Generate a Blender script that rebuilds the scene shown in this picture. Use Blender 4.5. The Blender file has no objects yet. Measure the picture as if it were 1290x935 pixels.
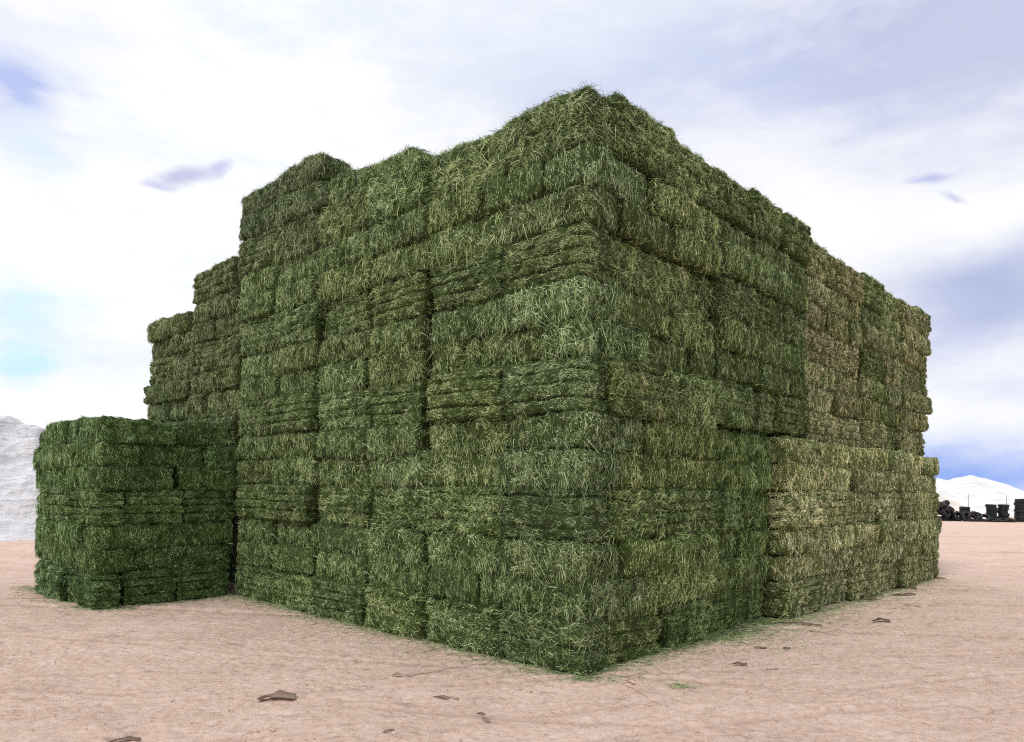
import bpy, math, random
import numpy as np
from mathutils import Vector, Matrix

random.seed(7)
RNG = np.random.default_rng(11)
R = math.radians
SC = bpy.context.scene
COL = SC.collection

# ------------------------------------------------------------------ camera
W, H, F, HOR = 1290.0, 935.0, 922.0, 617.0
EYE = 2.0
ROLL = R(0.6)
cd = bpy.data.cameras.new('camera')
cam = bpy.data.objects.new('camera', cd); COL.objects.link(cam)
cd.sensor_width = 36.0
cd.lens = F / W * 36.0
cd.shift_y = (HOR - H / 2) / W
cd.clip_end = 6000
cam.matrix_world = Matrix.Translation((0, 0, EYE)) @ Matrix.Rotation(R(90), 4, 'X') @ Matrix.Rotation(ROLL, 4, 'Z')
SC.camera = cam
SC.view_settings.view_transform = 'Standard'
SC.view_settings.look = 'None'
SC.view_settings.exposure = 0.0
SC.view_settings.gamma = 1.0
SC.render.engine = 'CYCLES'
SC.cycles.use_denoising = False
SC.cycles.filter_width = 1.15
SC.render.filter_size = 1.1
SC.cycles.max_bounces = 6
SC.cycles.diffuse_bounces = 3


def at(px, py, Y):
    """point seen at a photo pixel at distance Y"""
    x = (px - 645) / F; z = -(py - HOR) / F
    c, s = math.cos(ROLL), math.sin(ROLL)
    X = x * c - z * s; Z = x * s + z * c
    return Vector((X * Y, Y, EYE + Z * Y))


def at_ground(px, py, g=0.0):
    p = at(px, py, 1.0)
    k = (EYE - g) / (EYE - p.z)
    return Vector((p.x * k, k, g))


# the frame of the stack: corner, u along the left side, v along the right side
C0 = np.array([0.76, 7.81]); U = np.array([-.7335, .6797]); V = np.array([.680, .7333])
ROT_L = math.atan2(-.6797, .7335)      # local x = -u, local y = v
ROT_R = math.atan2(.7335, .6797)       # local x = v, local y = u


def st(t, s):
    p = C0 + U * t + V * s
    return float(p[0]), float(p[1])


# ------------------------------------------------------------------ noise
TAB = np.random.default_rng(3).random((64, 64, 64)).astype(np.float32) * 2 - 1


def vn(P, seed=0):
    P = np.asarray(P, dtype=np.float64) + seed * 7.31
    i = np.floor(P).astype(np.int64); f = P - i
    f = f * f * (3 - 2 * f)
    i &= 63; j = (i + 1) & 63
    def T(a, b, c): return TAB[a, b, c]
    x0, y0, z0 = i[:, 0], i[:, 1], i[:, 2]; x1, y1, z1 = j[:, 0], j[:, 1], j[:, 2]
    fx, fy, fz = f[:, 0], f[:, 1], f[:, 2]
    a = T(x0, y0, z0) * (1 - fx) + T(x1, y0, z0) * fx
    b = T(x0, y1, z0) * (1 - fx) + T(x1, y1, z0) * fx
    c = T(x0, y0, z1) * (1 - fx) + T(x1, y0, z1) * fx
    d = T(x0, y1, z1) * (1 - fx) + T(x1, y1, z1) * fx
    return (a * (1 - fy) + b * fy) * (1 - fz) + (c * (1 - fy) + d * fy) * fz


def mesh_np(name, verts, quads, mats, midx=None, rnd=None, smooth=False):
    me = bpy.data.meshes.new(name)
    nv, nf = len(verts), len(quads)
    me.vertices.add(nv); me.vertices.foreach_set('co', np.asarray(verts, np.float32).ravel())
    me.loops.add(nf * 4); me.loops.foreach_set('vertex_index', np.asarray(quads, np.int32).ravel())
    me.polygons.add(nf)
    me.polygons.foreach_set('loop_start', np.arange(0, nf * 4, 4, dtype=np.int32))
    me.polygons.foreach_set('loop_total', np.full(nf, 4, dtype=np.int32))
    for m in mats: me.materials.append(m)
    if midx is not None: me.polygons.foreach_set('material_index', np.asarray(midx, np.int32))
    me.polygons.foreach_set('use_smooth', np.full(nf, smooth))
    if rnd is not None:
        a = me.attributes.new('rnd', 'FLOAT', 'POINT'); a.data.foreach_set('value', np.asarray(rnd, np.float32))
    me.update(calc_edges=True)
    return me


def link(name, me, label=None, cat=None, group=None, kind=None):
    o = bpy.data.objects.new(name, me); COL.objects.link(o)
    if label: o['label'] = label
    if cat: o['category'] = cat
    if group: o['group'] = group
    if kind: o['kind'] = kind
    return o


# ------------------------------------------------------------------ materials
class NT:
    def __init__(s, tree): s.t = tree
    def n(s, typ, **kw):
        nd = s.t.nodes.new(typ)
        for k, v in kw.items():
            if k.startswith('i_'):
                nd.inputs[k[2:].replace('_', ' ')].default_value = v
            else: setattr(nd, k, v)
        return nd
    def l(s, a, b): s.t.links.new(a, b)
    def m(s, op, a, b=None, c=None):
        nd = s.t.nodes.new('ShaderNodeMath'); nd.operation = op
        for i, v in enumerate((a, b, c)):
            if v is None: continue
            if isinstance(v, (int, float)): nd.inputs[i].default_value = v
            else: s.l(v, nd.inputs[i])
        return nd.outputs[0]
    def ramp(s, fac, stops):
        r = s.t.nodes.new('ShaderNodeValToRGB'); s.l(fac, r.inputs[0])
        e = r.color_ramp.elements
        while len(e) < len(stops): e.new(0.5)
        for el, (p, c) in zip(e, stops): el.position = p; el.color = (*c, 1)
        return r.outputs[0]
    def mix(s, fac, a, b, mode='MIX'):
        nd = s.t.nodes.new('ShaderNodeMix'); nd.data_type = 'RGBA'; nd.blend_type = mode
        for sock, v in ((nd.inputs[0], fac), (nd.inputs[6], a), (nd.inputs[7], b)):
            if isinstance(v, (int, float)): sock.default_value = v
            elif isinstance(v, tuple): sock.default_value = (*v, 1)
            else: s.l(v, sock)
        return nd.outputs[2]
    def noise(s, vec, scale, detail=4, rough=.6, mapscale=None):
        if mapscale:
            mp = s.t.nodes.new('ShaderNodeMapping'); mp.inputs['Scale'].default_value = mapscale
            s.l(vec, mp.inputs[0]); vec = mp.outputs[0]
        nd = s.t.nodes.new('ShaderNodeTexNoise'); nd.inputs['Scale'].default_value = scale
        nd.inputs['Detail'].default_value = detail; nd.inputs['Roughness'].default_value = rough
        s.l(vec, nd.inputs['Vector'])
        return nd.outputs['Fac']


def new_mat(name):
    m = bpy.data.materials.new(name); m.use_nodes = True
    T = NT(m.node_tree); b = m.node_tree.nodes['Principled BSDF']
    return m, T, b


def hay_materials():
    # packed hay underneath
    m, T, b = new_mat('packed_hay')
    tc = T.n('ShaderNodeTexCoord').outputs['Object']
    oi = T.n('ShaderNodeObjectInfo')
    n1 = T.noise(tc, 34, 6, .75)
    n2 = T.noise(tc, 5, 3, .5)
    c = T.ramp(n1, [(.30, (.014, .022, .007)), (.50, (.040, .060, .020)), (.72, (.13, .165, .070))])
    c = T.mix(.45, c, T.ramp(n2, [(.3, (.030, .048, .014)), (.7, (.078, .092, .036))]))
    c = T.mix(1.0, c, oi.outputs['Color'], 'MULTIPLY')
    T.l(c, b.inputs['Base Color']); b.inputs['Roughness'].default_value = .85
    b.inputs['Specular IOR Level'].default_value = .15
    bp = T.n('ShaderNodeBump', i_Strength=.9, i_Distance=.02); T.l(n1, bp.inputs['Height']); T.l(bp.outputs[0], b.inputs['Normal'])
    # loose stems and leaves
    m2, T, b = new_mat('hay_strands')
    at_ = T.n('ShaderNodeAttribute', attribute_name='rnd').outputs['Fac']
    oi = T.n('ShaderNodeObjectInfo')
    c = T.ramp(at_, [(0.0, (.012, .024, .006)), (.24, (.042, .076, .019)), (.50, (.132, .200, .064)),
                     (.74, (.36, .455, .20)), (1.0, (.70, .76, .50))])
    c = T.mix(1.0, c, oi.outputs['Color'], 'MULTIPLY')
    T.l(c, b.inputs['Base Color']); b.inputs['Roughness'].default_value = .55
    b.inputs['Specular IOR Level'].default_value = .25
    return m, m2


HAY, STRAND = hay_materials()


# ------------------------------------------------------------------ hay bales
def strands(P, N, rng, theta, ln, wd, out, droop, col, curl=.36, segs=3):
    """ribbons starting at P on a surface with normal N. theta = angle from horizontal in the surface."""
    n = len(P)
    hz = np.stack([-N[:, 1], N[:, 0], np.zeros(n)], 1)
    ll = np.linalg.norm(hz, axis=1)
    bad = ll < .3
    hz[bad] = [1, 0, 0]
    hz /= np.linalg.norm(hz, axis=1)[:, None]
    up = np.cross(N, hz)
    d = np.cos(theta)[:, None] * hz + np.sin(theta)[:, None] * up + out[:, None] * N
    d /= np.linalg.norm(d, axis=1)[:, None]
    side = np.cross(d, N); side /= (np.linalg.norm(side, axis=1)[:, None] + 1e-6)
    phi = rng.normal(0, .7, n)
    wv = np.cos(phi)[:, None] * side + np.sin(phi)[:, None] * np.cross(d, side)
    cu = rng.normal(0, curl, n)
    V_, Q_ = [], []
    base = np.arange(n) * (segs + 1) * 2
    for k in range(segs + 1):
        s = k / segs
        c = P + d * (ln * s)[:, None] + side * (cu * ln * s * s)[:, None]
        c = c - N * ((out * .55) * ln * s * s)[:, None]
        c[:, 2] -= droop * ln * s * s
        w = wd * (1 - .75 * s ** 1.5) * .5
        V_.append(c - wv * w[:, None]); V_.append(c + wv * w[:, None])
    VV = np.stack(V_, 1).reshape(-1, 3)
    for k in range(segs):
        a = base + 2 * k
        Q_.append(np.stack([a, a + 1, a + 3, a + 2], 1))
    QQ = np.concatenate(Q_, 0)
    return VV, QQ, np.repeat(col, (segs + 1) * 2)


def bale_mesh(name, L, D, Hh, mode, shag, faces, seed, top=0.0):
    rng = np.random.default_rng(seed)
    h = np.array([L / 2, D / 2, Hh / 2]); r = .045
    gz = [(-.5 + f + rng.normal(0, .035)) * Hh for f in (.27, .52, .77)]
    gd = rng.uniform(.55, 1.3, 3) * .070

    def surf(p):
        q = np.clip(p, -(h - r), h - r)
        n = p - q; n /= (np.linalg.norm(n, axis=1)[:, None] + 1e-9)
        pos = q + r * n
        d = .022 * vn(pos * 2.6, seed) + .034 * vn(pos * 6.5, seed + 1) + .026 * vn(pos * 15, seed + 2)
        d -= .035 * np.clip(vn(pos * 5.2, seed + 50) - .35, 0, 1)
        if mode == 'flat':
            d += .014 * vn(pos * np.array([16, 16, 2.2]), seed + 3)
        else:
            d += .012 * vn(pos * np.array([3, 3, 26]), seed + 3)
            wob = .022 * vn(pos * np.array([3.2, 3.2, 0]), seed + 9)
            for g, a in zip(gz, gd):
                aa = a * np.clip(.75 + .9 * vn(pos * np.array([4, 4, 0]) + g * 9, seed + 5), 0.05, 1.4)
                d -= aa * np.exp(-((pos[:, 2] - g - wob) / .017) ** 2) * (np.abs(n[:, 2]) < .8)
        d += .012 - .034 * (np.abs(pos[:, 2]) / h[2]) ** 5 * (np.abs(n[:, 2]) < .95)
        if 'r' not in faces: d -= .022 * (np.abs(pos[:, 0]) / h[0]) ** 10
        return pos + n * d[:, None], n

    # packed body
    Vs, Qs = [], []; off = 0
    for ax in range(3):
        for sg in (-1, 1):
            a, b = [i for i in range(3) if i != ax]
            cell = .022 if ax == 1 and sg < 0 else .045
            if not ((ax == 1 and sg < 0) or 'r' in faces): cell = .06 if not (ax == 1 and sg < 0) else cell
            na = max(2, int(2 * h[a] / cell)); nb = max(2, int(2 * h[b] / cell))
            ga, gb = np.meshgrid(np.linspace(-h[a], h[a], na + 1), np.linspace(-h[b], h[b], nb + 1), indexing='ij')
            p = np.zeros((ga.size, 3)); p[:, a] = ga.ravel(); p[:, b] = gb.ravel(); p[:, ax] = sg * h[ax]
            pos, _ = surf(p)
            idx = np.arange(ga.size).reshape(na + 1, nb + 1) + off
            q = np.stack([idx[:-1, :-1], idx[1:, :-1], idx[1:, 1:], idx[:-1, 1:]], -1).reshape(-1, 4)
            flip = (sg > 0) == (ax == 1)
            if flip: q = q[:, ::-1]
            Vs.append(pos); Qs.append(q); off += len(pos)
    nb_q = sum(len(q) for q in Qs)
    rn = [np.zeros(off)]

    def cover(ax, sg, dens, lim=None, upf=0.0):
        nonlocal off
        a, b = [i for i in range(3) if i != ax]
        area = 4 * h[a] * h[b]
        n = int(dens * area * (1.45 if mode == 'edge' and ax < 2 else 1))
        p = np.zeros((n, 3)); p[:, a] = rng.uniform(-h[a], h[a], n); p[:, b] = rng.uniform(-h[b], h[b], n); p[:, ax] = sg * h[ax]
        if lim is not None: p = p[p[:, 1] < lim]
        keep = vn(p * 7, seed + 20) * .8 + vn(p * 17, seed + 2) * .9 + rng.normal(0, .3, len(p)) > -.28
        p = p[keep]; n = len(p)
        if n == 0: return
        pos, N = surf(p)
        if mode == 'edge' and ax < 2:
            wob = .022 * vn(p * np.array([3.2, 3.2, 0]), seed + 9)
            gr = np.zeros(n)
            for g in gz: gr = np.maximum(gr, np.exp(-((p[:, 2] - g - wob) / .017) ** 2))
            kk = rng.random(n) > gr * (.9 - .3 * shag)
            p, pos, N = p[kk], pos[kk], N[kk]; n = len(p)
        if ax < 2:      # thinner cover towards the seams
            e_ = np.minimum((h[2] - np.abs(p[:, 2])) / .05, (h[a] - np.abs(p[:, a])) / .05 if 'r' not in faces else 9)
            kk = rng.random(n) < np.clip(.12 + .88 * e_, 0, 1) ** (1 if shag < .6 else .4)
            p, pos, N = p[kk], pos[kk], N[kk]; n = len(p)
        swirl = vn(pos * 3.2, seed + 31) * 1.0 + vn(pos * 9, seed + 32) * .7
        if mode == 'flat': th = math.pi / 2 + rng.normal(0, .38 + .45 * shag, n) + swirl * (.35 + .9 * shag)
        else: th = rng.normal(0, .32 + .35 * shag, n) + swirl * (.3 + .7 * shag)
        th = th + math.pi * (rng.random(n) < .5) * (1 if mode != 'flat' else .0) + (math.pi * (rng.random(n) < .6) if mode == 'flat' else 0)
        if ax == 2: th = rng.uniform(0, 2 * math.pi, n)
        ln = np.clip(rng.lognormal(math.log(.024 + .032 * shag), .5, n), .010, .17)
        wd = rng.uniform(.0030, .0054 + .0028 * shag, n)
        out = np.abs(rng.normal(.04, .11 + .15 * shag, n)) + upf * rng.random(n)
        droop = np.abs(rng.normal(.05, .12 + .25 * shag, n)) if ax != 2 else .05
        pale = rng.random(n) ** 1.7
        col = np.clip(1.0 * pale + .08 + .22 * vn(pos * 5, seed + 40) + .22 * vn(pos * 18, seed + 41), 0, 1)
        pos = pos + N * rng.uniform(-.006, .010 + .012 * shag, n)[:, None]
        v_, q_, c_ = strands(pos, N, rng, th, ln, wd, out, droop, col)
        Vs.append(v_); Qs.append(q_ + off); rn.append(c_); off += len(v_)
        # few long loose stems
        k = int(n * (.003 + .014 * shag))
        pick = rng.integers(0, n, k)
        ln = rng.uniform(.10, .17 + .13 * shag, k); out = np.abs(rng.normal(.25, .35, k)) + upf
        th = rng.uniform(0, 2 * math.pi, k)
        v_, q_, c_ = strands(pos[pick], N[pick], rng, th, ln, rng.uniform(.003, .006, k), out,
                             rng.uniform(.1, .7, k), np.clip(rng.normal(.72, .2, k), 0, 1), segs=4)
        Vs.append(v_); Qs.append(q_ + off); rn.append(c_); off += len(v_)

    dn = 15000
    if 'f' in faces: cover(1, -1, dn)
    if 'r' in faces: cover(0, 1, dn); cover(0, -1, dn)
    else: cover(0, 1, dn * .6, -h[1] + .15); cover(0, -1, dn * .6, -h[1] + .15)
    cover(2, 1, dn * .6, None if top else -h[1] + .14, top)
    cover(2, -1, dn * .4, -h[1] + .12)
    v = np.concatenate(Vs); v[:, 2] += Hh / 2
    q = np.concatenate(Qs)
    mi = np.ones(len(q), int); mi[:nb_q] = 0
    return mesh_np(name, v, q, [HAY, STRAND], mi, np.concatenate(rn), smooth=True)


MESH = {}
NV = {'long': 5, 'short': 4}


def get_mesh(size, mode, shag, corner, top):
    """size long/short; returns mesh, L, D, H"""
    if mode == 'flat': L, D, Hh = (1.2, .60, .405) if size == 'long' else (.60, 1.2, .405)
    else: L, D, Hh = (1.2, .42, .61) if size == 'long' else (.60, 1.0, .61)
    sh = {0: 0.0, 1: .35, 2: .85}[shag]
    nvar = 3 if (corner or top) else (5 if size == 'long' else 4)
    k = random.randrange(nvar)
    key = (size, mode, shag, corner, top, k)
    if key not in MESH:
        MESH[key] = bale_mesh('hay_bale', L, D, Hh, mode, sh, 'fr' if corner else 'f', 100 + len(MESH) * 13,
                              top=(.35 + .35 * sh) if top else 0.0)
    return MESH[key], L, D, Hh


ORD = ['bottom', 'second', 'third', 'fourth', 'fifth', 'sixth', 'seventh', 'eighth', 'ninth', 'tenth', 'eleventh',
       'twelfth', 'thirteenth', 'fourteenth', 'fifteenth']
NTH = ['first', 'second', 'third', 'fourth', 'fifth', 'sixth', 'seventh', 'eighth', 'ninth', 'tenth', 'eleventh',
       'twelfth', 'thirteenth', 'fourteenth', 'fifteenth', 'sixteenth']
BALES = []       # (stack, side, row, position, object)
ROWM = ['edge', 'flat', 'flat'] * 5
GREEN = (1.0, 1.0, 1.0)


def ground_z(t):
    k = min(1, max(0, (t - 3.5) / 4)); k = k * k * (3 - 2 * k)
    return .05 * k


def vary(c, a=.13):
    b = random.uniform(1 - a, 1 + a); w = random.uniform(-a, a) * .3
    return (c[0] * b * (1 + w), c[1] * b, c[2] * b * (1 - w), 1)


def put(stack, side, row, a0, a1, z, inset, mode, color, shag, zs=1.0, corner=False, top=False, cornerlong=None):
    """one bale whose face spans a0..a1 along its side"""
    w = a1 - a0
    size = 'long' if w > .82 else 'short'
    me, L, D, Hh = get_mesh(size, mode, shag, corner, top)
    t_c = (a0 + a1) / 2
    if side == 'left': x, y = st(stack['t'] + t_c, stack['s'] + inset + D / 2); rz = ROT_L
    else: x, y = st(stack['t'] + inset + D / 2, stack['s'] + t_c); rz = ROT_R
    o = bpy.data.objects.new('hay_bale', me); COL.objects.link(o)
    if stack['name'] == 'small': x += V[0] * .05 * z; y += V[1] * .05 * z
    gap_ = 1.0
    if not corner and random.random() < .17: gap_ = random.uniform(.89, .95)
    if stack['name'] == 'big' and side == 'left' and 2.6 < a0 < 2.75 and row in (6, 7): gap_ = .88 if row == 6 else .91
    if stack['name'] == 'small' and side == 'left' and a0 > 2.7: gap_ = 1.0
    if gap_ < 1:
        sh_ = (1 - gap_) * w / 2 * (1 if side == 'right' or (side == 'left' and a0 > 2.5) else -1)
        dv = U if side == 'left' else V
        x += dv[0] * sh_; y += dv[1] * sh_
    o.location = (x, y, z)
    o.rotation_euler = (random.gauss(0, .018), random.gauss(0, .011), rz + random.gauss(0, .022))
    if stack['name'] == 'big' and side == 'right' and row == 12 and .1 < a0 < 2.6: o.location.z += .05
    if top and not corner: o.location.z += random.gauss(0, .022)
    o.scale = ((w + .002) / L * gap_, 1, zs * .978)
    o.color = vary(color)
    o['category'] = 'hay bale'
    o['side'] = side
    BALES.append([stack['name'], side, row, t_c, o, 'corner' if corner == 'c' else '', mode, color])
    return o, D


def row_heights(nr, zs=1.0):
    z = [0.0]
    for r in range(nr): z.append(z[-1] + (.616 if ROWM[r] == 'edge' else .409) * zs)
    return z


def split(w, mode, allow_short):
    """divide a width into bale faces"""
    if w < .85: return [w]
    if mode == 'edge' or not allow_short:
        n = max(1, round(w / 1.15)); return [w / n] * n
    n = round(w / 1.2)
    if random.random() < .5 and w > 1.6:
        k = max(1, round((w - .6) / 1.2)); lw = (w - .6) / k * 1.0
        parts = [lw] * k + [.6]
        if .85 < lw < 1.4:
            random.shuffle(parts); return parts
    n = max(1, n); return [w / n] * n


def block(stack, side, a0, a1, r0, r1, inset=0.0, zs=1.0, color=None, shag=None, zadd=0.0, top=True, gap=.03, endcap=False, startcap=False,
          short=True, rowinset=None):
    zz = row_heights(max(r1, 1), zs)
    g = ground_z(stack['t'] + (a0 if side == 'left' else 0)) if stack['name'] == 'big' else .03
    for r in range(r0, r1):
        mode = ROWM[r] if not stack.get('rows') else stack['rows'][r]
        zb = (zz[r] if not stack.get('rows') else stack['z'][r] * zs) + g + zadd
        left = a0 + (stack['cw'][r] if (a0 == 0 and side == 'left') else (stack['cd'][r] if a0 == 0 else 0))
        ri = random.gauss(0, .034) + (rowinset(r) if rowinset else 0)
        ww = split(a1 - gap - left, mode, short)
        x = left
        for i, w in enumerate(ww):
            tm = x + w / 2
            col = color(r, tm) if callable(color) else color
            sg = shag(r, tm) if callable(shag) else shag
            last = (endcap and i == len(ww) - 1) or (startcap and i == 0)
            put(stack, side, r, x + .004, x + w - .004, zb, inset + ri + random.gauss(0, .03), mode, col, sg, zs,
                corner=('e' if last else False), top=(top and r == r1 - 1))
            x += w


# ---- the big stack
big = dict(name='big', t=0.0, s=0.0)
NR = 13
big['cw'] = []; big['cd'] = []
zz = row_heights(NR)
for r in range(NR):
    md = ROWM[r]
    longu = (r % 2 == 0)
    if md == 'edge': lu, lv = (1.22, .42) if r % 6 else (1.22, .42)
    else: lu, lv = (1.24, .60) if longu else (.60, 1.17)
    big['cw'].append(lu); big['cd'].append(lv)


def col_left(r, t):
    if t > 7.7: c = (1.02, 1.0, .92)
    elif r >= 12 and t > 5: c = (.92, .94, .86)
    else: c = (.99, 1.04, .88)
    return c


def shag_left(r, t):
    q = random.random()
    if ROWM[r] == 'edge' and r < 12: return 1 if q < .6 else 0
    if t < 5.3: return 2 if (q < .42 or r == 12) else (1 if q < .85 else 0)
    if t < 7.8: return 1 if q < .65 else (2 if q < .8 else 0)
    return 1 if q < .5 else 0


def col_right(r, s):
    if r < 6:
        if s < 2.95: return (1.05, 1.08, .82)
        if s < 5.0: return (.88, .98, .74)
        return random.choice([(1.98, 1.68, 1.75), (1.85, 1.6, 1.6), (2.08, 1.75, 1.9)])
    if s < 2.9: return (1.02, 1.03, .84)
    if s < 5.4: return (.92, .96, .76)
    if s < 6.1: return (.92, 1.0, .78)
    if s < 8.6: return random.choice([(1.72, 1.4, 1.5), (1.6, 1.35, 1.4), (1.5, 1.33, 1.25)])
    if s < 11.2: return random.choice([(1.22, 1.15, 1.0), (1.42, 1.24, 1.2), (1.1, 1.12, .9), (1.55, 1.32, 1.35)])
    return random.choice([(1.7, 1.42, 1.45), (1.52, 1.34, 1.25), (1.78, 1.46, 1.55)])


def shag_right(r, s):
    q = random.random()
    if s < 3: return 1 if q < .6 else (2 if q < .7 else 0)
    if s < 5: return 1 if q < .6 else 0
    return 1 if q < .2 else 0


# the near corner column
for r in range(NR):
    md = ROWM[r]; lu, lv = big['cw'][r], big['cd'][r]
    sg = 2 if r in (12, 8, 7, 2, 1, 4) else (0 if r in (3, 9, 6) else 1)
    jit = random.gauss(0, .012)
    tp = (r == NR - 1)
    if lu > lv:
        put(big, 'left', r, 0.0, lu - .01, zz[r], jit, md, (.96, 1.0, .90), sg, corner='c', top=tp)
    else:
        put(big, 'right', r, 0.0, lv - .01, zz[r], jit, md, (.96, 1.0, .90), sg, corner='c', top=tp)
# left side
offs = {i: random.gauss(0, .03) for i in range(20)}
block(big, 'left', 0, 2.6, 0, 13, color=col_left, shag=shag_left, gap=.05)
block(big, 'left', 2.6, 5.25, 0, 13, inset=.05, color=col_left, shag=shag_left, top=True, gap=.05, short=False)
block(big, 'left', 3.0, 5.0, 13, 14, inset=.06, zadd=-.05, color=col_left, shag=2)
block(big, 'left', 5.25, 7.8, 0, 13, inset=.02, color=col_left, shag=shag_left, top=False, gap=.05, short=False)
block(big, 'left', 5.1, 7.72, 13, 15, inset=.0, startcap=True, color=(.8, .82, .78), shag=1, endcap=False, short=False,
      rowinset=lambda r: 0.0 if r == 14 else .04)
block(big, 'left', 7.8, 9.8, 4, 13, inset=.04, zs=.965, color=col_left, shag=shag_left, gap=.04)
block(big, 'left', 9.8, 12.0, 4, 12, inset=.06, zs=.955, color=col_left, shag=shag_left, endcap=True)
# right side
block(big, 'right', 0, 2.95, 0, 13, color=col_right, shag=shag_right, gap=.07)
block(big, 'right', 2.95, 5.02, 0, 6, inset=.15, color=col_right, shag=shag_right, top=False, gap=.02)
block(big, 'right', 5.02, 7.9, 0, 6, inset=-.20, startcap=True, color=col_right, shag=shag_right, gap=.03, top=True)
block(big, 'right', 7.9, 10.7, 0, 6, inset=-.24, color=col_right, shag=shag_right, gap=.04, top=True)
block(big, 'right', 10.7, 13.7, 0, 6, inset=-.28, color=col_right, shag=shag_right, endcap=True, top=True,
      rowinset=lambda r: -.04 * (r == 5))
block(big, 'right', 2.95, 6.15, 6, 13, inset=-.03, zadd=.09, color=col_right, shag=shag_right, gap=.03)
block(big, 'right', 6.15, 9.0, 6, 13, inset=.03, zadd=-.03, color=col_right, shag=shag_right, gap=.04)
block(big, 'right', 9.0, 11.5, 6, 13, inset=.0, zadd=.02, color=col_right, shag=shag_right, gap=.05)
block(big, 'right', 11.5, 13.8, 6, 13, inset=-.02, zadd=.04, color=col_right, shag=shag_right, endcap=True)

# ---- the small stack in front on the left
small = dict(name='small', t=7.80, s=-2.32)
small['rows'] = ['edge', 'flat', 'flat', 'edge', 'flat', 'flat', 'flat']
hz = [0.0]
for m_ in small['rows']: hz.append(hz[-1] + (.58 if m_ == 'edge' else .375))
small['z'] = hz
small['cw'] = []; small['cd'] = []
for r in range(7):
    if small['rows'][r] == 'edge': lu, lv = 1.2, .42
    else: lu, lv = (1.2, .6) if r % 2 else (.6, 1.16)
    small['cw'].append(lu); small['cd'].append(lv)
GS = (.80, .98, .76)
for r in range(7):
    lu, lv = small['cw'][r], small['cd'][r]; md = small['rows'][r]
    zsc = .94
    side = 'left' if lu > lv else 'right'
    put(small, side, r, 0, max(lu, lv) - .01, hz[r] + .03, random.gauss(0, .01), md, GS, 0, .94, corner='c', top=(r == 6))
block(small, 'left', 0, 2.75, 0, 7, color=GS, shag=lambda r, t: 1 if random.random() < .8 else 0, gap=.03, zs=1.0)
block(small, 'left', 2.75, 4.12, 0, 7, inset=.22, color=GS, shag=1, endcap=True, short=False, zs=.985,
      rowinset=lambda r: -.08 * (r > 3) + .17 * (r == 0))
block(small, 'right', 0, 2.30, 0, 7, color=GS, shag=0, gap=.02, short=True, inset=.02)

# hay packed in the middle of both stacks
def core(name, t0, t1, s0, s1, z1, label):
    vs = [(*st(t, s), z) for z in (.02, z1) for (t, s) in ((t0, s0), (t1, s0), (t1, s1), (t0, s1))]
    q = [(0, 1, 5, 4), (1, 2, 6, 5), (2, 3, 7, 6), (3, 0, 4, 7), (4, 5, 6, 7)]
    o = link(name, mesh_np(name, vs, q, [HAY]), label, 'stacked hay', kind='stuff')
    o.color = (1, 1, 1, 1)
core('stacked_hay', .8, 11.1, .8, 13.1, 5.2, 'tightly packed green hay filling the middle of the big stack')
core('stacked_hay', 8.5, 11.0, -1.5, .1, 2.4, 'tightly packed green hay filling the middle of the small stack')

# labels: row and place in the row
from collections import defaultdict
rows = defaultdict(list)
for b in BALES:
    if b[5] == 'corner':
        continue
    rows[(b[0], b[1], b[2])].append(b)


def cword(c):
    if c[0] > 1.4: return 'tan'
    if c[0] > 1.1: return 'yellowish'
    if c[0] >= 1.0: return 'olive'
    return 'green'


for (stk, side, r), L_ in rows.items():
    L_.sort(key=lambda b: b[3])
    n = len(L_)
    nr = {'big': 'big stack', 'small': 'small stack'}[stk]
    for i, b in enumerate(L_):
        how = 'on edge' if b[6] == 'edge' else 'flat'
        rowtxt = ORD[r] + ' row' + ('' if r == 0 else ' up')
        if i <= n - 1 - i or stk == 'small':
            where = '%s %s of its near corner' % (NTH[i], side)
        else:
            j = n - 1 - i
            if j == 0: where = 'at its far %s end' % side
            else: where = '%s from its far %s end' % (NTH[j], side)
        b[4]['label'] = '%s bale, %s of the %s, %s' % (cword(b[7]), rowtxt, nr, where)
        b[4]['group'] = 'bales of the %s' % nr
for b in BALES:
    if b[5] == 'corner':
        rowtxt = ORD[b[2]] + ' row' + ('' if b[2] == 0 else ' up')
        b[4]['label'] = 'shaggy green bale forming the near corner of the %s stack, %s' % (b[0], rowtxt)
        b[4]['group'] = 'bales of the %s stack' % b[0]
    del b[4]['side']
print('BALES', len(BALES), 'variants', len(MESH))

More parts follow.
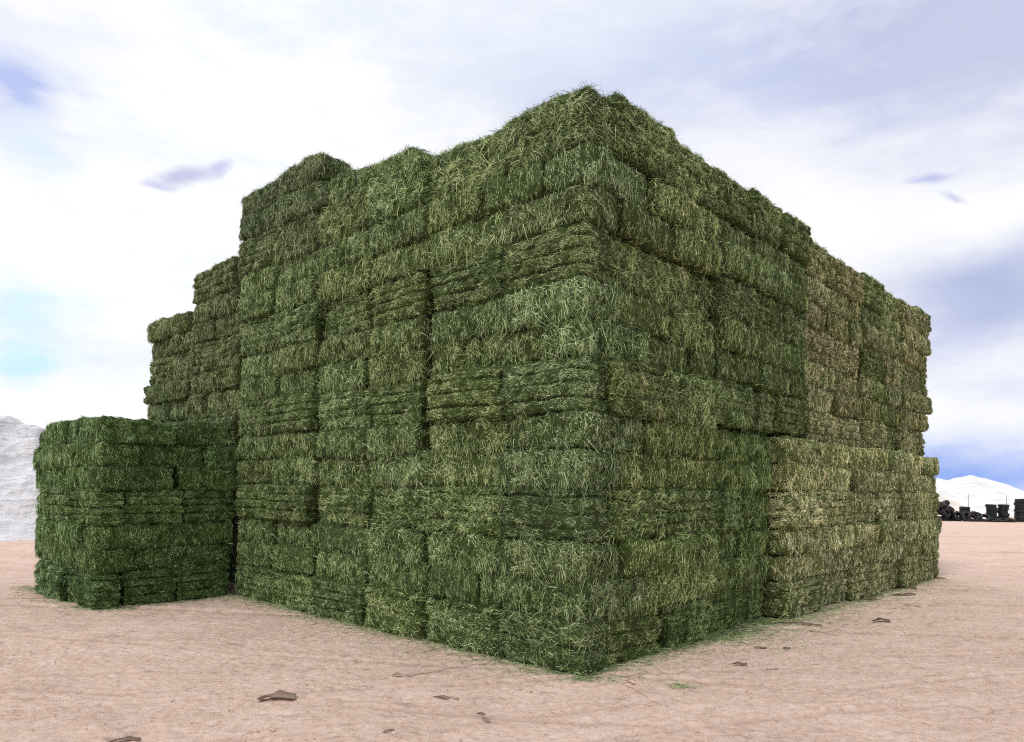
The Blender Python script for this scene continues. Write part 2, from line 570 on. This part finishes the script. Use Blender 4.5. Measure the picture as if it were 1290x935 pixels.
# ------------------------------------------------------------------ ground
def ground_h(x, y, want=False):
    rut = np.zeros(len(x))
    p = np.stack([x, y], 1)
    t = (p - C0) @ U
    k = np.clip((t - 3.5) / 4, 0, 1); k = k * k * (3 - 2 * k)
    z = .05 * k
    near = np.exp(-(np.hypot(x, y - 8) / 30) ** 2)
    q = np.stack([x, y, np.zeros(len(x))], 1)
    z = z + near * (.022 * vn(q * .8, 2) + .010 * vn(q * np.array([2.4, 2.1, 1]), 3) + .010 * vn(q * np.array([8, 8.5, 1]) + vn(q * 2, 15)[:, None], 4) + .008 * vn(q * 21, 6) * np.clip((11 - y) / 2, 0, 1) * np.clip((10 - np.abs(x)) / 2, 0, 1))
    # faint wheel ruts running past the stack
    for ang, off_, dep, wd in RUTS:
        wd = wd * 1.7; dep = dep * 1.3
        ca, sa = math.cos(ang), math.sin(ang)
        d = -sa * x + ca * y - off_ + .10 * vn(q * .5, 7)
        al = ca * x + sa * y
        msk = np.clip(.5 + 1.2 * vn(np.stack([al * .5, d * 0 + off_ * 3, d * 0], 1), 12), 0, 1)
        rut = np.maximum(rut, msk * np.exp(-(d / (wd * 1.1)) ** 2))
        lug = .7 + .3 * np.sin(al * 21)
        z = z - near * dep * msk * np.exp(-(d / wd) ** 2) * lug
        z = z + near * dep * .6 * msk * (np.exp(-((d - wd * 2) / wd) ** 2))
    return (z, rut) if want else z


RUTS = [(.30, 5.5, .022, .025), (.31, 6.15, .020, .025), (.24, 7.35, .022, .025), (.15, 8.3, .018, .03), (-.14, 6.4, .014, .025),
        (-.22, 7.9, .020, .03), (-.10, 11.0, .03, .05), (.04, 13.0, .035, .06), (-.06, 16.0, .05, .08), (.02, 20.0, .06, .11),
        (-.03, 26.0, .06, .15), (.03, 34.0, .08, .2)]


def axis(c, near, cell, far, n):
    a = np.arange(-near, near + 1e-6, cell)
    g = near + (np.expm1(np.linspace(0, 1, n) * 6) / math.expm1(6)) * (far - near)
    return np.concatenate([-g[::-1][:-1], a, g[1:]]) + c


gx = axis(1.0, 9.0, .024, 3000, 60); gy = axis(8.0, 5.2, .022, 3000, 70)
# finer middle distance
gx = np.unique(np.concatenate([gx, np.arange(10, 32, .25), np.arange(-30, -8, .25)]))
gy = np.unique(np.concatenate([gy, np.arange(13.2, 36, .08)]))
GX, GY = np.meshgrid(gx, gy, indexing='ij')
gz, grut = ground_h(GX.ravel(), GY.ravel(), True)
idx = np.arange(GX.size).reshape(GX.shape)
gq = np.stack([idx[:-1, :-1], idx[1:, :-1], idx[1:, 1:], idx[:-1, 1:]], -1).reshape(-1, 4)

gm, T, b = new_mat('packed_dirt')
tc = T.n('ShaderNodeTexCoord').outputs['Object']
big_n = T.noise(tc, .35, 4, .6)
streak = T.noise(tc, 1.0, 6, .65, (.7, 1.3, 1))
fine = T.noise(tc, 14, 6, .75)
fine2 = T.noise(tc, 90, 3, .7)
c = T.ramp(big_n, [(.3, (.56, .375, .29)), (.7, (.73, .52, .425))])
c = T.mix(.55, c, T.ramp(streak, [(.34, (.43, .28, .215)), (.5, (.67, .465, .37)), (.66, (.85, .66, .565))]))
c = T.mix(.5, c, T.ramp(fine, [(.32, (.24, .16, .125)), (.44, (.72, .53, .44)), (.64, (.90, .75, .67))]))
c = T.mix(T.m('MULTIPLY', T.ramp(fine2, [(.60, (0, 0, 0)), (.68, (1, 1, 1))]), .45), c, (.25, .175, .145))
drag = T.noise(tc, 1.0, 8, .8, (2.4, 4.5, 1))
c = T.mix(T.m('MULTIPLY', T.ramp(drag, [(.55, (0, 0, 0)), (.64, (1, 1, 1))]), .6), c, (.30, .205, .165))
patch = T.noise(tc, 3.2, 5, .7)
c = T.mix(T.m('MULTIPLY', T.ramp(patch, [(.50, (0, 0, 0)), (.70, (1, 1, 1))]), .35), c, (.84, .72, .66))
rutf = T.n('ShaderNodeAttribute', attribute_name='rnd').outputs['Fac']
c = T.mix(T.m('MULTIPLY', T.m('MULTIPLY', rutf, fine), .65), c, (.32, .215, .165))
T.l(c, b.inputs['Base Color']); b.inputs['Roughness'].default_value = .95; b.inputs['Specular IOR Level'].default_value = .1
h_ = T.m('ADD', T.m('MULTIPLY', fine, .7), T.m('MULTIPLY', fine2, .4))
bp = T.n('ShaderNodeBump', i_Strength=1.0, i_Distance=.035); T.l(h_, bp.inputs['Height']); T.l(bp.outputs[0], b.inputs['Normal'])
link('ground', mesh_np('ground', np.stack([GX.ravel(), GY.ravel(), gz], 1), gq, [gm], rnd=grut, smooth=True), kind='structure')


def gh(x, y): return float(ground_h(np.array([x]), np.array([y]))[0])


# ---- loose chaff along the foot of the stacks
def chaff():
    rng = np.random.default_rng(5)
    pts = []
    def band(t0, t1, s0, s1, n, along):
        a = rng.random(n); d = rng.exponential(.15, n) ** 1.0 * (1 + (rng.random(n) < .12) * 3) - .05
        if along == 'left': t = t0 + (t1 - t0) * a; s = s0 - d
        else: s = s0 + (s1 - s0) * a; t = t0 - d
        pts.append(np.stack([C0[0] + U[0] * t + V[0] * s, C0[1] + U[1] * t + V[1] * s], 1))
    band(-.1, 7.8, 0, 0, 5200, 'left')
    band(0, 0, -.1, 5.0, 4200, 'right')
    band(.2, 0, 2.9, 5.0, 3600, 'right')
    band(-.26, 0, 5.0, 13.6, 3600, 'right')
    band(7.8, 11.7, -2.3, 0, 1400, 'left')
    band(7.8, 0, -2.3, 0, 900, 'right')
    n = 2600     # thin scatter in front of the tan bales
    s = rng.uniform(2.5, 12, n); d = rng.exponential(.55, n)
    pts.append(np.stack([C0[0] + U[0] * (-d) + V[0] * s, C0[1] + U[1] * (-d) + V[1] * s], 1))
    for (px, py, r_, n) in ((856, 866, .07, 110), (640, 808, .12, 60), (640, 833, .1, 40)):
        g = at_ground(px, py)
        pts.append(np.array([g.x, g.y]) + rng.normal(0, r_, (n, 2)))
    p = np.concatenate(pts); n = len(p)
    z = ground_h(p[:, 0], p[:, 1])
    P = np.stack([p[:, 0], p[:, 1], z + rng.uniform(.001, .02, n)], 1)
    N = np.tile([0, 0, 1.0], (n, 1))
    v, q, c_ = strands(P, N, rng, rng.uniform(0, 6.28, n), rng.uniform(.03, .13, n), rng.uniform(.003, .007, n),
                       np.abs(rng.normal(0, .12, n)), 0.03, np.clip(rng.normal(.6, .2, n), 0, 1))
    o = link('loose_hay', mesh_np('loose_hay', v, q, [STRAND], rnd=c_), 'loose green hay strewn along the foot of the stacks', 'loose hay', kind='stuff')
chaff()


def gravel():
    rng = np.random.default_rng(9)
    n = 5200
    y = 4.3 + 12 * rng.random(n) ** 1.6; x = (rng.random(n) * 1.7 - .85) * y
    rel = np.stack([x, y], 1) - C0
    t = rel @ U; s = rel @ V
    ok = ~((t > -.3) & (s > -.1)) & ~((t > 7.6) & (s > -2.5))
    x, y = x[ok], y[ok]; n = len(x)
    z = ground_h(x, y); r = np.clip(rng.lognormal(math.log(.0052), .45, n), .002, .018)
    ang = np.linspace(0, 2 * math.pi, 5)[:-1]
    vs = []
    for k in range(4):
        a = ang[k] + rng.uniform(-.4, .4, n)
        vs.append(np.stack([x + r * np.cos(a) * 1.2, y + r * np.sin(a), z - .001], 1))
    for k in range(4):
        a = ang[k] + .3 + rng.uniform(-.4, .4, n)
        vs.append(np.stack([x + r * .6 * np.cos(a), y + r * .6 * np.sin(a), z + r * rng.uniform(.5, 1.0, n)], 1))
    v = np.stack(vs, 1).reshape(-1, 3); b_ = np.arange(n) * 8
    q = [np.stack([b_ + 4, b_ + 5, b_ + 6, b_ + 7], 1)]
    for k in range(4): q.append(np.stack([b_ + k, b_ + (k + 1) % 4, b_ + 4 + (k + 1) % 4, b_ + 4 + k], 1))
    m, T, bb = new_mat('pebbles')
    a_ = T.n('ShaderNodeAttribute', attribute_name='rnd').outputs['Fac']
    T.l(T.ramp(a_, [(0, (.30, .20, .16)), (.6, (.48, .35, .29)), (1, (.66, .56, .50))]), bb.inputs['Base Color'])
    bb.inputs['Roughness'].default_value = .9
    link('gravel', mesh_np('gravel', v, np.concatenate(q), [m], rnd=np.repeat(rng.random(n), 8)), 'small pinkish pebbles and clods scattered over the dirt', 'gravel', kind='stuff')
gravel()

# ------------------------------------------------------------------ scraps on the dirt
sm, T, b = new_mat('weathered_scrap')
tc = T.n('ShaderNodeTexCoord').outputs['Object']
n1 = T.noise(tc, 22, 5, .7, (1, 5, 1)); oi = T.n('ShaderNodeObjectInfo')
c = T.ramp(n1, [(.3, (.22, .15, .115)), (.7, (.46, .34, .28))])
c = T.mix(1.0, c, oi.outputs['Color'], 'MULTIPLY')
T.l(c, b.inputs['Base Color']); b.inputs['Roughness'].default_value = .8


def scrap(px, py, length, width, ang, lift, twist, color, label, seed, name='scrap', cat='scrap', arch=0):
    rng = random.Random(seed)
    g = at_ground(px, py); z0 = gh(g.x, g.y)
    n = 22; vs = []; qs = []
    th = .004
    for i in range(n + 1):
        s = i / n - .5
        cx = s * length; cy = math.sin(s * 5 + seed) * length * .06
        cz = max(0, math.sin((s + .5) * math.pi * 1.25 + .3 * arch)) ** 1.5 * lift * .42 + .003
        a = twist * .55 * (s + .15) + .12 * math.sin(s * 9 + seed)
        w = width * (.55 + .45 * math.cos(s * 2.4)) * (1 + .07 * math.sin(s * 17 + seed * 2))
        wy, wz = math.cos(a) * w / 2, math.sin(a) * w / 2
        cup = .16 * w
        for k, (f, dz) in enumerate(((-1, cup), (0, 0), (1, cup), (1, cup + th), (0, th), (-1, cup + th))):
            vs.append((cx, cy + f * wy - dz * math.sin(a), cz + abs(wz) + f * wz + dz * math.cos(a)))
        if i:
            b0 = (i - 1) * 6; b1 = i * 6
            for k in range(6): qs.append((b0 + k, b0 + (k + 1) % 6, b1 + (k + 1) % 6, b1 + k))
    qs += [(0, 5, 4, 1), (1, 4, 3, 2)]
    e = n * 6; qs += [(e, e + 1, e + 4, e + 5), (e + 1, e + 2, e + 3, e + 4)]
    o = link(name, mesh_np(name, vs, qs, [sm], smooth=True), label, cat, 'scraps lying on the dirt')
    o.location = (g.x, g.y, z0); o.rotation_euler = (0, 0, ang); o.color = (*color, 1)
    return o


BR = (1, 1, 1); DK = (.40, .38, .38); LT = (1.7, 1.6, 1.55)
scrap(349, 884, .34, .13, .15, .035, .9, (.75, .72, .7), 'large curled brown scrap at the lower left of the dirt', 1)
scrap(501, 853, .11, .05, .2, .05, 2.6, BR, 'small upright twisted brown scrap beside the long thin stick', 2, arch=1)
scrap(562, 881, .26, .045, -.25, .03, 1.3, (.7, .65, .62), 'wavy brown strip with a pale tip in the foreground middle', 3, arch=1)
scrap(612, 907, .12, .035, -.9, .02, 1.5, (.8, .75, .7), 'small curled dark sliver right of the wavy brown strip', 4)
scrap(342, 921, .12, .03, -1.0, .012, .6, LT, 'small pale bent scrap below the large curled scrap', 5)
scrap(490, 923, .10, .025, .5, .02, 1.0, (.6, .55, .5), 'short dark scrap at the bottom edge left of centre', 6)
scrap(158, 932, .22, .05, .15, .02, .8, (.5, .45, .42), 'dark scrap at the bottom edge far left', 7)
scrap(795, 862, .14, .05, -.9, .025, 1.0, LT, 'pale curled scrap just right of the near corner of stack', 8)
scrap(932, 839, .16, .07, -.2, .02, .9, (.55, .5, .47), 'dark brown flake right of the near corner', 9)
scrap(958, 816, .16, .045, -.1, .015, .7, (.5, .46, .43), 'flat dark sliver near the foot of the green bales', 10)
scrap(991, 817, .10, .05, -.7, .02, .8, (.4, .36, .34), 'tiny dark curled chip beside the flat dark sliver', 11)
scrap(974, 845, .16, .02, .05, .008, .4, (.5, .45, .42), 'thin dark splinter right of the dark brown flake', 12)
scrap(1002, 789, .75, .07, -.42, .02, .5, (.55, .5, .45), 'long dark strip in front of the first tan bale', 13)
scrap(1110, 783, .26, .11, -.1, .04, 1.2, (.4, .36, .33), 'dark folded scrap on dirt in front of the tan bales', 14)
scrap(1150, 765, .26, .07, -.5, .02, .6, LT, 'pale sliver right of the dark folded scrap', 15)
scrap(1095, 756, .34, .14, .2, .03, .8, (.5, .55, .32), 'greenish brown scrap near the tan bales', 16)
scrap(1130, 740, .85, .17, -.1, .035, .7, (.32, .29, .27), 'longest dark flat scrap by the far tan bales', 17)
scrap(1139, 750, .5, .1, 0, .02, .7, (.4, .36, .33), 'dark strip just below the longest flat scrap', 18)
scrap(1178, 729, .5, .1, .0, .02, .5, (.4, .36, .33), 'dark strip at the far end of the tan bales', 19)
scrap(606, 900, .07, .025, -.5, .01, .6, (.6, .55, .5), 'tiny dark crumb between the wavy strip and curled sliver', 20)


def stick(p0, p1, w, label, color):
    a = at_ground(*p0); b_ = at_ground(*p1); d = b_ - a; n = 16
    vs, qs = [], []
    side = Vector((-d.y, d.x, 0)).normalized()
    for i in range(n + 1):
        s = i / n; c_ = a + d * s + side * .012 * math.sin(s * 7 + w * 900)
        ww = w * (1 - .5 * s); z = gh(c_.x, c_.y) + .004 + .006 * math.sin(s * 3.1)
        for k in range(4):
            an = k * math.pi / 2 + .6
            vs.append((c_.x + side.x * ww * math.cos(an), c_.y + side.y * ww * math.cos(an), z + ww * math.sin(an) + ww * .5))
        if i:
            for k in range(4): qs.append(((i - 1) * 4 + k, (i - 1) * 4 + (k + 1) % 4, i * 4 + (k + 1) % 4, i * 4 + k))
    qs += [(3, 2, 1, 0), (n * 4, n * 4 + 1, n * 4 + 2, n * 4 + 3)]
    o = link('stick', mesh_np('stick', vs, qs, [sm], smooth=True), label, 'stick'); o.color = (*color, 1)


stick((510, 852), (628, 832), .005, 'long thin stick pointing from the twisted scrap to the stack', (.9, .85, .8))
stick((790, 866), (832, 890), .007, 'pale thin stick right of the near corner of the stack', (1.7, 1.65, 1.6))
stick((1020, 797), (1056, 804), .006, 'thin dark stick beyond the end of the long dark strip', (.5, .45, .42))

# ------------------------------------------------------------------ covered silage piles
def pile(name, cx, cy, rx, ry, h, rot, color, label, wr, seed, power=1.0, blue=False, cell=None):
    n = 360
    a = np.linspace(-1, 1, n)
    X, Y = np.meshgrid(a, a, indexing='ij'); x = X.ravel(); y = Y.ravel()
    r = np.hypot(x, y) * (1 + .0 * x)
    px = x * rx; py = y * ry
    q = np.stack([px, py, np.zeros(len(px))], 1)
    prof = np.clip(1 - r ** 1.25, 0, 1) ** power
    z = h * prof * (1 + .10 * vn(q * .18, seed)) + wr * (vn(q * np.array([.9, .9, 1]), seed + 1) + .6 * vn(q * 2.4, seed + 2) + .8 * (1 - np.abs(vn(q * np.array([.8, .8, 1]) + vn(q * .5, seed + 6)[:, None] * 1.5, seed + 4)) * 2.2)) * np.clip(prof * 5, 0, 1)
    if blue: z = z + .22 * vn(np.stack([px * .9, py * .9, z * 3.2 + .8 * vn(q * .5, 44)], 1), seed + 13) * np.clip(prof * 5, 0, 1) + (.16 * np.abs(vn(q * np.array([1.2, 2.6, 1]), seed + 8)) + .10 * np.abs(vn(q * np.array([3.4, 2.2, 1]), seed + 9))) * np.clip(prof * 5, 0, 1)
    z = np.where(r >= .995, -.1, z)
    idx = np.arange(n * n).reshape(n, n)
    qd = np.stack([idx[:-1, :-1], idx[1:, :-1], idx[1:, 1:], idx[:-1, 1:]], -1).reshape(-1, 4)
    m, T, b = new_mat('cover_sheet')
    tc = T.n('ShaderNodeTexCoord').outputs['Object']
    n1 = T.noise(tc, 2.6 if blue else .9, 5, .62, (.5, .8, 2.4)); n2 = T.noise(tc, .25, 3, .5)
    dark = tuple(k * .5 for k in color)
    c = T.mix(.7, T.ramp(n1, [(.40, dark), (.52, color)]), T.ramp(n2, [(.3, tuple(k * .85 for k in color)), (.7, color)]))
    T.l(c, b.inputs['Base Color']); b.inputs['Roughness'].default_value = .45
    bp = T.n('ShaderNodeBump', i_Strength=1.0, i_Distance=.4 if blue else .2); T.l(n1, bp.inputs['Height']); T.l(bp.outputs[0], b.inputs['Normal'])
    o = link(name, mesh_np(name, np.stack([px, py, z], 1), qd, [m], smooth=True), label, 'covered pile')
    o.location = (cx, cy, 0); o.rotation_euler = (0, 0, rot)
    return o


p = at(10, 545, 33)
pile('silage_pile', p.x, p.y, 10, 9.5, 4.75, .2, (.80, .79, .83), 'big pile under wrinkled white sheeting at the left edge', .15, 3, 1.1, True)
p = at(1222, 600, 76)
pile('silage_pile', p.x, p.y, 8.2, 10, p.z, 0, (.80, .80, .82), 'white covered pile with rounded peak behind the tyres', .05, 5, .9)
p = at(1172, 603, 84)
pile('silage_pile', p.x, p.y, 10, 10, p.z, 0, (.84, .84, .86), 'low white covered pile partly behind the tan bales', .09, 8, .9)
p = at(1178, 616, 65)
pile('dirt_pile', p.x, p.y, 4.0, 3.5, p.z - .5, 0, (.74, .66, .60), 'pale tan heap between white piles and tyres', .05, 11, 1.0)

# ------------------------------------------------------------------ tyres
rm, T, b = new_mat('black_rubber')
tc = T.n('ShaderNodeTexCoord').outputs['Object']
n1 = T.noise(tc, 9, 4, .6); oi = T.n('ShaderNodeObjectInfo')
c = T.ramp(n1, [(.3, (.003, .003, .004)), (.75, (.009, .009, .012))])
c = T.mix(1.0, c, oi.outputs['Color'], 'MULTIPLY')
T.l(c, b.inputs['Base Color']); b.inputs['Roughness'].default_value = .5


def tyre_mesh():
    ro, ri, w = .33, .19, .20
    prof = [(ri, -w * .36), (ri + .02, -w * .46), (ri + .06, -w * .52), (ro - .05, -w * .52), (ro - .015, -w * .44), (ro, -w * .36),
            (ro, -w * .14), (ro - .012, -w * .12), (ro - .012, -w * .08), (ro, -w * .06),
            (ro, w * .06), (ro - .012, w * .08), (ro - .012, w * .12), (ro, w * .14),
            (ro, w * .36), (ro - .015, w * .44), (ro - .05, w * .52), (ri + .06, w * .52), (ri + .02, w * .46), (ri, w * .36),
            (ri + .012, w * .33), (ri + .05, w * .38), (ro - .03, w * .3), (ro - .03, -w * .3), (ri + .05, -w * .38), (ri + .012, -w * .33)]
    n = 40; m = len(prof); vs, qs = [], []
    for i in range(n):
        a = i * 2 * math.pi / n
        k = 1 + (.012 if i % 2 else 0)
        for j, (r, z) in enumerate(prof):
            rr = r * (k if r > ro - .005 else 1)
            vs.append((rr * math.cos(a), rr * math.sin(a), z))
        for j in range(m): qs.append((i * m + j, ((i + 1) % n) * m + j, ((i + 1) % n) * m + (j + 1) % m, i * m + (j + 1) % m))
    return mesh_np('tyre', vs, qs, [rm], smooth=False)


TY = tyre_mesh()
rr_ = random.Random(4)


def tyre(x, y, z, rx, ry, rz, s, label, group):
    o = link('tyre', TY, label, 'tyre', group)
    o.location = (x, y, z); o.rotation_euler = (rx, ry, rz); o.scale = (s, s, s)
    g = rr_.uniform(.7, 1.6); o.color = (g, g, g, 1)
    return o


YT = 54.0
for si, (px, n, word) in enumerate(((1215, 5, 'first'), (1249, 6, 'second'), (1264, 6, 'third'), (1286, 7, 'fourth'))):
    p = at(px, 640, YT + (1.2 if si == 0 else 0))
    for k in range(n):
        s = 1.08 if si < 3 else 1.25
        w_ = {0: 'lowest'}.get(k, 'topmost' if k == n - 1 else NTH[k] + ' up')
        tyre(p.x + rr_.gauss(0, .025), p.y + rr_.gauss(0, .03), .11 + .198 * s * k, rr_.gauss(0, .03), rr_.gauss(0, .03), rr_.uniform(0, 6), s,
             '%s black tyre in the %s upright tyre stack from the left' % (w_, word), 'tyres in upright stacks')
# heap of loose tyres right behind the stack
heap = [(1180, .12, 0, 'lying at the left foot of the heap'), (1187, .12, 0, 'lying flat at the front of the heap'),
        (1195, .30, 1.2, 'leaning on the front of the heap'), (1203, .12, .1, 'lying at the right foot of the heap'),
        (1183, .34, .25, 'resting in the second layer at left'), (1191, .55, .9, 'tilted in the middle of the heap'),
        (1199, .36, .4, 'resting in the second layer at right'), (1186, .72, .35, 'near the top of the heap at left'),
        (1195, .78, .2, 'near the top of the heap at right'), (1183, 1.02, .3, 'on the very top of the heap at left'),
        (1189, 1.0, .5, 'on the top of the heap beside another'), (1207, .32, 1.0, 'standing tilted beside the heap'),
        (1178, .7, .4, 'half hidden behind the last tan bales')]
for i, (px, z, tl, w_) in enumerate(heap):
    p = at(px, 650, YT - .5 + rr_.uniform(-.4, .5))
    tyre(p.x, p.y, z * 1.25, tl * (1 if i % 2 else -1), rr_.gauss(0, .25), rr_.uniform(-.5, .5), 1.22, 'black tyre ' + w_, 'tyres in the loose heap')
low = [(1217, .30, 1.25, 'standing almost upright right of the heap'), (1226, .33, 1.45, 'standing with its dark hole facing the camera'),
       (1235, .12, .1, 'lying flat in front of the second stack'), (1240, .25, .6, 'leaning low in front of the second stack'),
       (1222, .12, .1, 'lying flat left of the second stack'), (1253, .11, .05, 'lying flat before the third stack'),
       (1263, .11, .1, 'lying flat in front between third and fourth stacks'), (1272, .14, .2, 'slightly tilted at the foot of the fourth stack'),
       (1230, .40, .5, 'lying on others left of the second stack')]
for i, (px, z, tl, w_) in enumerate(low):
    p = at(px, 650, YT - .9 + rr_.uniform(-.2, .2))
    tyre(p.x, p.y, z * 1.2, tl, rr_.gauss(0, .15), rr_.uniform(-.4, .4), 1.2, 'black tyre ' + w_, 'tyres strewn before the stacks')


def stake(px, py, Y, h, label):
    p = at(px, py, Y); vs, qs = [], []
    for k, (z, r) in enumerate(((0, .022), (h * .6, .02), (h, .01))):
        for j in range(6):
            a = j * math.pi / 3; vs.append((r * math.cos(a) + k * .015, r * math.sin(a), z))
    for k in range(2):
        for j in range(6): qs.append((k * 6 + j, k * 6 + (j + 1) % 6, k * 6 + 6 + (j + 1) % 6, k * 6 + 6 + j))
    o = link('stake', mesh_np('stake', vs, qs, [rm]), label, 'stake'); o.location = (p.x, p.y, 0)


stake(1219.5, 640, YT + 1.9, 2.0, 'thin dark stake behind the first upright tyre stack')
stake(1267.5, 640, YT + .8, 2.0, 'thin dark stake behind the third upright tyre stack')

# ------------------------------------------------------------------ sky and light
SUN_EL, SUN_AZ = R(50), R(219)        # azimuth clockwise from +Y
wd_ = bpy.data.worlds.new('World'); SC.world = wd_; wd_.use_nodes = True
T = NT(wd_.node_tree)
for nd in list(wd_.node_tree.nodes): wd_.node_tree.nodes.remove(nd)
outw = T.n('ShaderNodeOutputWorld')
sky = T.n('ShaderNodeTexSky', sky_type='NISHITA', sun_disc=False, sun_elevation=SUN_EL, sun_rotation=SUN_AZ)
bg1 = T.n('ShaderNodeBackground', i_Strength=.12); T.l(sky.outputs[0], bg1.inputs[0])
tc = T.n('ShaderNodeTexCoord').outputs['Generated']
sep = T.n('ShaderNodeSeparateXYZ'); T.l(tc, sep.inputs[0])
az = T.m('ARCTAN2', sep.outputs[0], sep.outputs[1])
el = T.m('ARCSINE', sep.outputs[2])
cmb = T.n('ShaderNodeCombineXYZ'); T.l(az, cmb.inputs[0]); T.l(T.m('MULTIPLY', el, 2.2), cmb.inputs[1])
w1 = T.noise(cmb.outputs[0], 3.0, 6, .62)
mp = T.n('ShaderNodeMapping'); mp.inputs['Location'].default_value = (5.2, 3.1, 0); T.l(cmb.outputs[0], mp.inputs[0])
w2 = T.noise(mp.outputs[0], 3.0, 6, .62)
w3 = T.noise(mp.outputs[0], 11.0, 5, .6)
azw = T.m('ADD', az, T.m('MULTIPLY', T.m('SUBTRACT', w1, .5), .30))
elw = T.m('ADD', el, T.m('MULTIPLY', T.m('SUBTRACT', w2, .5), .13))


def blob(px, py, rx, ry, tilt=0.0, soft=1.0, warp=1.0):
    """soft patch of the sky in azimuth and elevation"""
    a0 = math.atan((px - 645) / F); e0 = math.atan((HOR - py) / F * math.cos(a0))
    sx = rx / F * math.cos(a0) ** 2; sy = ry / F
    A = T.m('SUBTRACT', T.m('ADD', az, T.m('MULTIPLY', T.m('SUBTRACT', w1, .5), .30 * warp)), a0)
    E = T.m('SUBTRACT', T.m('ADD', el, T.m('MULTIPLY', T.m('SUBTRACT', w2, .5), .13 * warp)), e0)
    c, s = math.cos(tilt), math.sin(tilt)
    a_ = T.m('DIVIDE', T.m('ADD', T.m('MULTIPLY', A, c), T.m('MULTIPLY', E, s)), sx)
    e_ = T.m('DIVIDE', T.m('SUBTRACT', T.m('MULTIPLY', E, c), T.m('MULTIPLY', A, s)), sy)
    d = T.m('ADD', T.m('MULTIPLY', a_, a_), T.m('MULTIPLY', e_, e_))
    return T.m('EXPONENT', T.m('MULTIPLY', d, -1.0 / soft))


mp2 = T.n('ShaderNodeMapping'); mp2.inputs['Scale'].default_value = (1, 1.35, 1); mp2.inputs['Rotation'].default_value = (0, 0, -.2); T.l(cmb.outputs[0], mp2.inputs[0])
w4 = T.noise(mp2.outputs[0], 2.6, 9, .66)
c = T.ramp(w4, [(.27, (.76, .84, .99)), (.40, (.93, .97, 1.02)), (.50, (1.04, 1.04, 1.05)), (.8, (1.10, 1.09, 1.09))])
det = T.m('ADD', .55, T.m('MULTIPLY', T.ramp(w4, [(.38, (1, 1, 1)), (.62, (0, 0, 0))]), .85))
FEAT = [  # px, py, rx, ry, tilt, colour, amount
    (1050, 60, 430, 120, 0, (.52, .57, .79), 1.0), (900, 110, 240, 60, -.2, (.58, .65, .90), .8), (640, 40, 260, 60, 0, (.80, .88, 1.0), .6),
    (1260, 20, 200, 60, 0, (.64, .67, .84), .5),
    (1255, 350, 175, 64, -.1, (.34, .42, .70), 1.0), (1230, 345, 90, 40, 0, (.50, .56, .82), .8), (1200, 430, 90, 30, 0, (.55, .60, .86), .7),
    (1010, 255, 190, 60, -.35, (1.02, 1.02, 1.04), .9), (1240, 255, 130, 40, 0, (1.03, 1.03, 1.04), .95),
    (1240, 455, 90, 26, 0, (.95, .97, 1.02), .75), (1250, 490, 80, 14, 0, (.62, .66, .90), .5), (1240, 530, 110, 24, 0, (.98, .99, 1.04), .85),
    (1240, 596, 190, 40, 0, (.30, .45, .92), 1.0),
    (0, 115, 85, 60, .3, (.46, .55, .90), .9), (100, 45, 110, 26, 0, (.74, .80, .98), .6),
    (20, 200, 60, 30, 0, (.80, .95, 1.03), .5),
    (30, 375, 60, 26, 0, (.66, .90, 1.0), .75), (20, 450, 60, 26, 0, (.60, .90, 1.0), .8),
    (240, 230, 46, 9, .28, (.56, .59, .82), .9), (283, 217, 16, 9, .6, (.60, .61, .88), .8), (200, 243, 26, 5, 0, (.64, .65, .90), .8),
    (1175, 213, 30, 6, 0, (.52, .56, .86), .9), (1202, 238, 18, 5, -.5, (.60, .63, .86), .8),
]
for px, py, rx, ry, tl, col, am in FEAT:
    small_f = rx < 60
    f = blob(px, py, rx, ry, tl, 1.0, .35 if small_f else 1.0)
    if small_f: f = T.m('MULTIPLY', f, T.m('ADD', .35, w3)); f = T.ramp(f, [(.12, (0, 0, 0)), (.75, (1, 1, 1))])
    else: f = T.m('MINIMUM', T.m('MULTIPLY', f, (det if (min(col) < .9 and min(col) > .40) else 1.0)), 1.0)
    f = T.m('MULTIPLY', f, am)
    c = T.mix(f, c, col)
bg2 = T.n('ShaderNodeBackground', i_Strength=1.0); T.l(c, bg2.inputs[0])
mx = T.n('ShaderNodeMixShader')
cov = T.ramp(w2, [(.20, (.85, .85, .85)), (.42, (1, 1, 1))])
T.l(cov, mx.inputs[0]); T.l(bg1.outputs[0], mx.inputs[1]); T.l(bg2.outputs[0], mx.inputs[2])
T.l(mx.outputs[0], outw.inputs[0])

ld = bpy.data.lights.new('sun', 'SUN'); ld.energy = 1.5; ld.angle = R(10); ld.color = (1.0, .97, .92)
lo = bpy.data.objects.new('sun', ld); COL.objects.link(lo)
dirv = Vector((math.sin(SUN_AZ) * math.cos(SUN_EL), math.cos(SUN_AZ) * math.cos(SUN_EL), math.sin(SUN_EL)))
lo.rotation_euler = dirv.to_track_quat('Z', 'Y').to_euler()
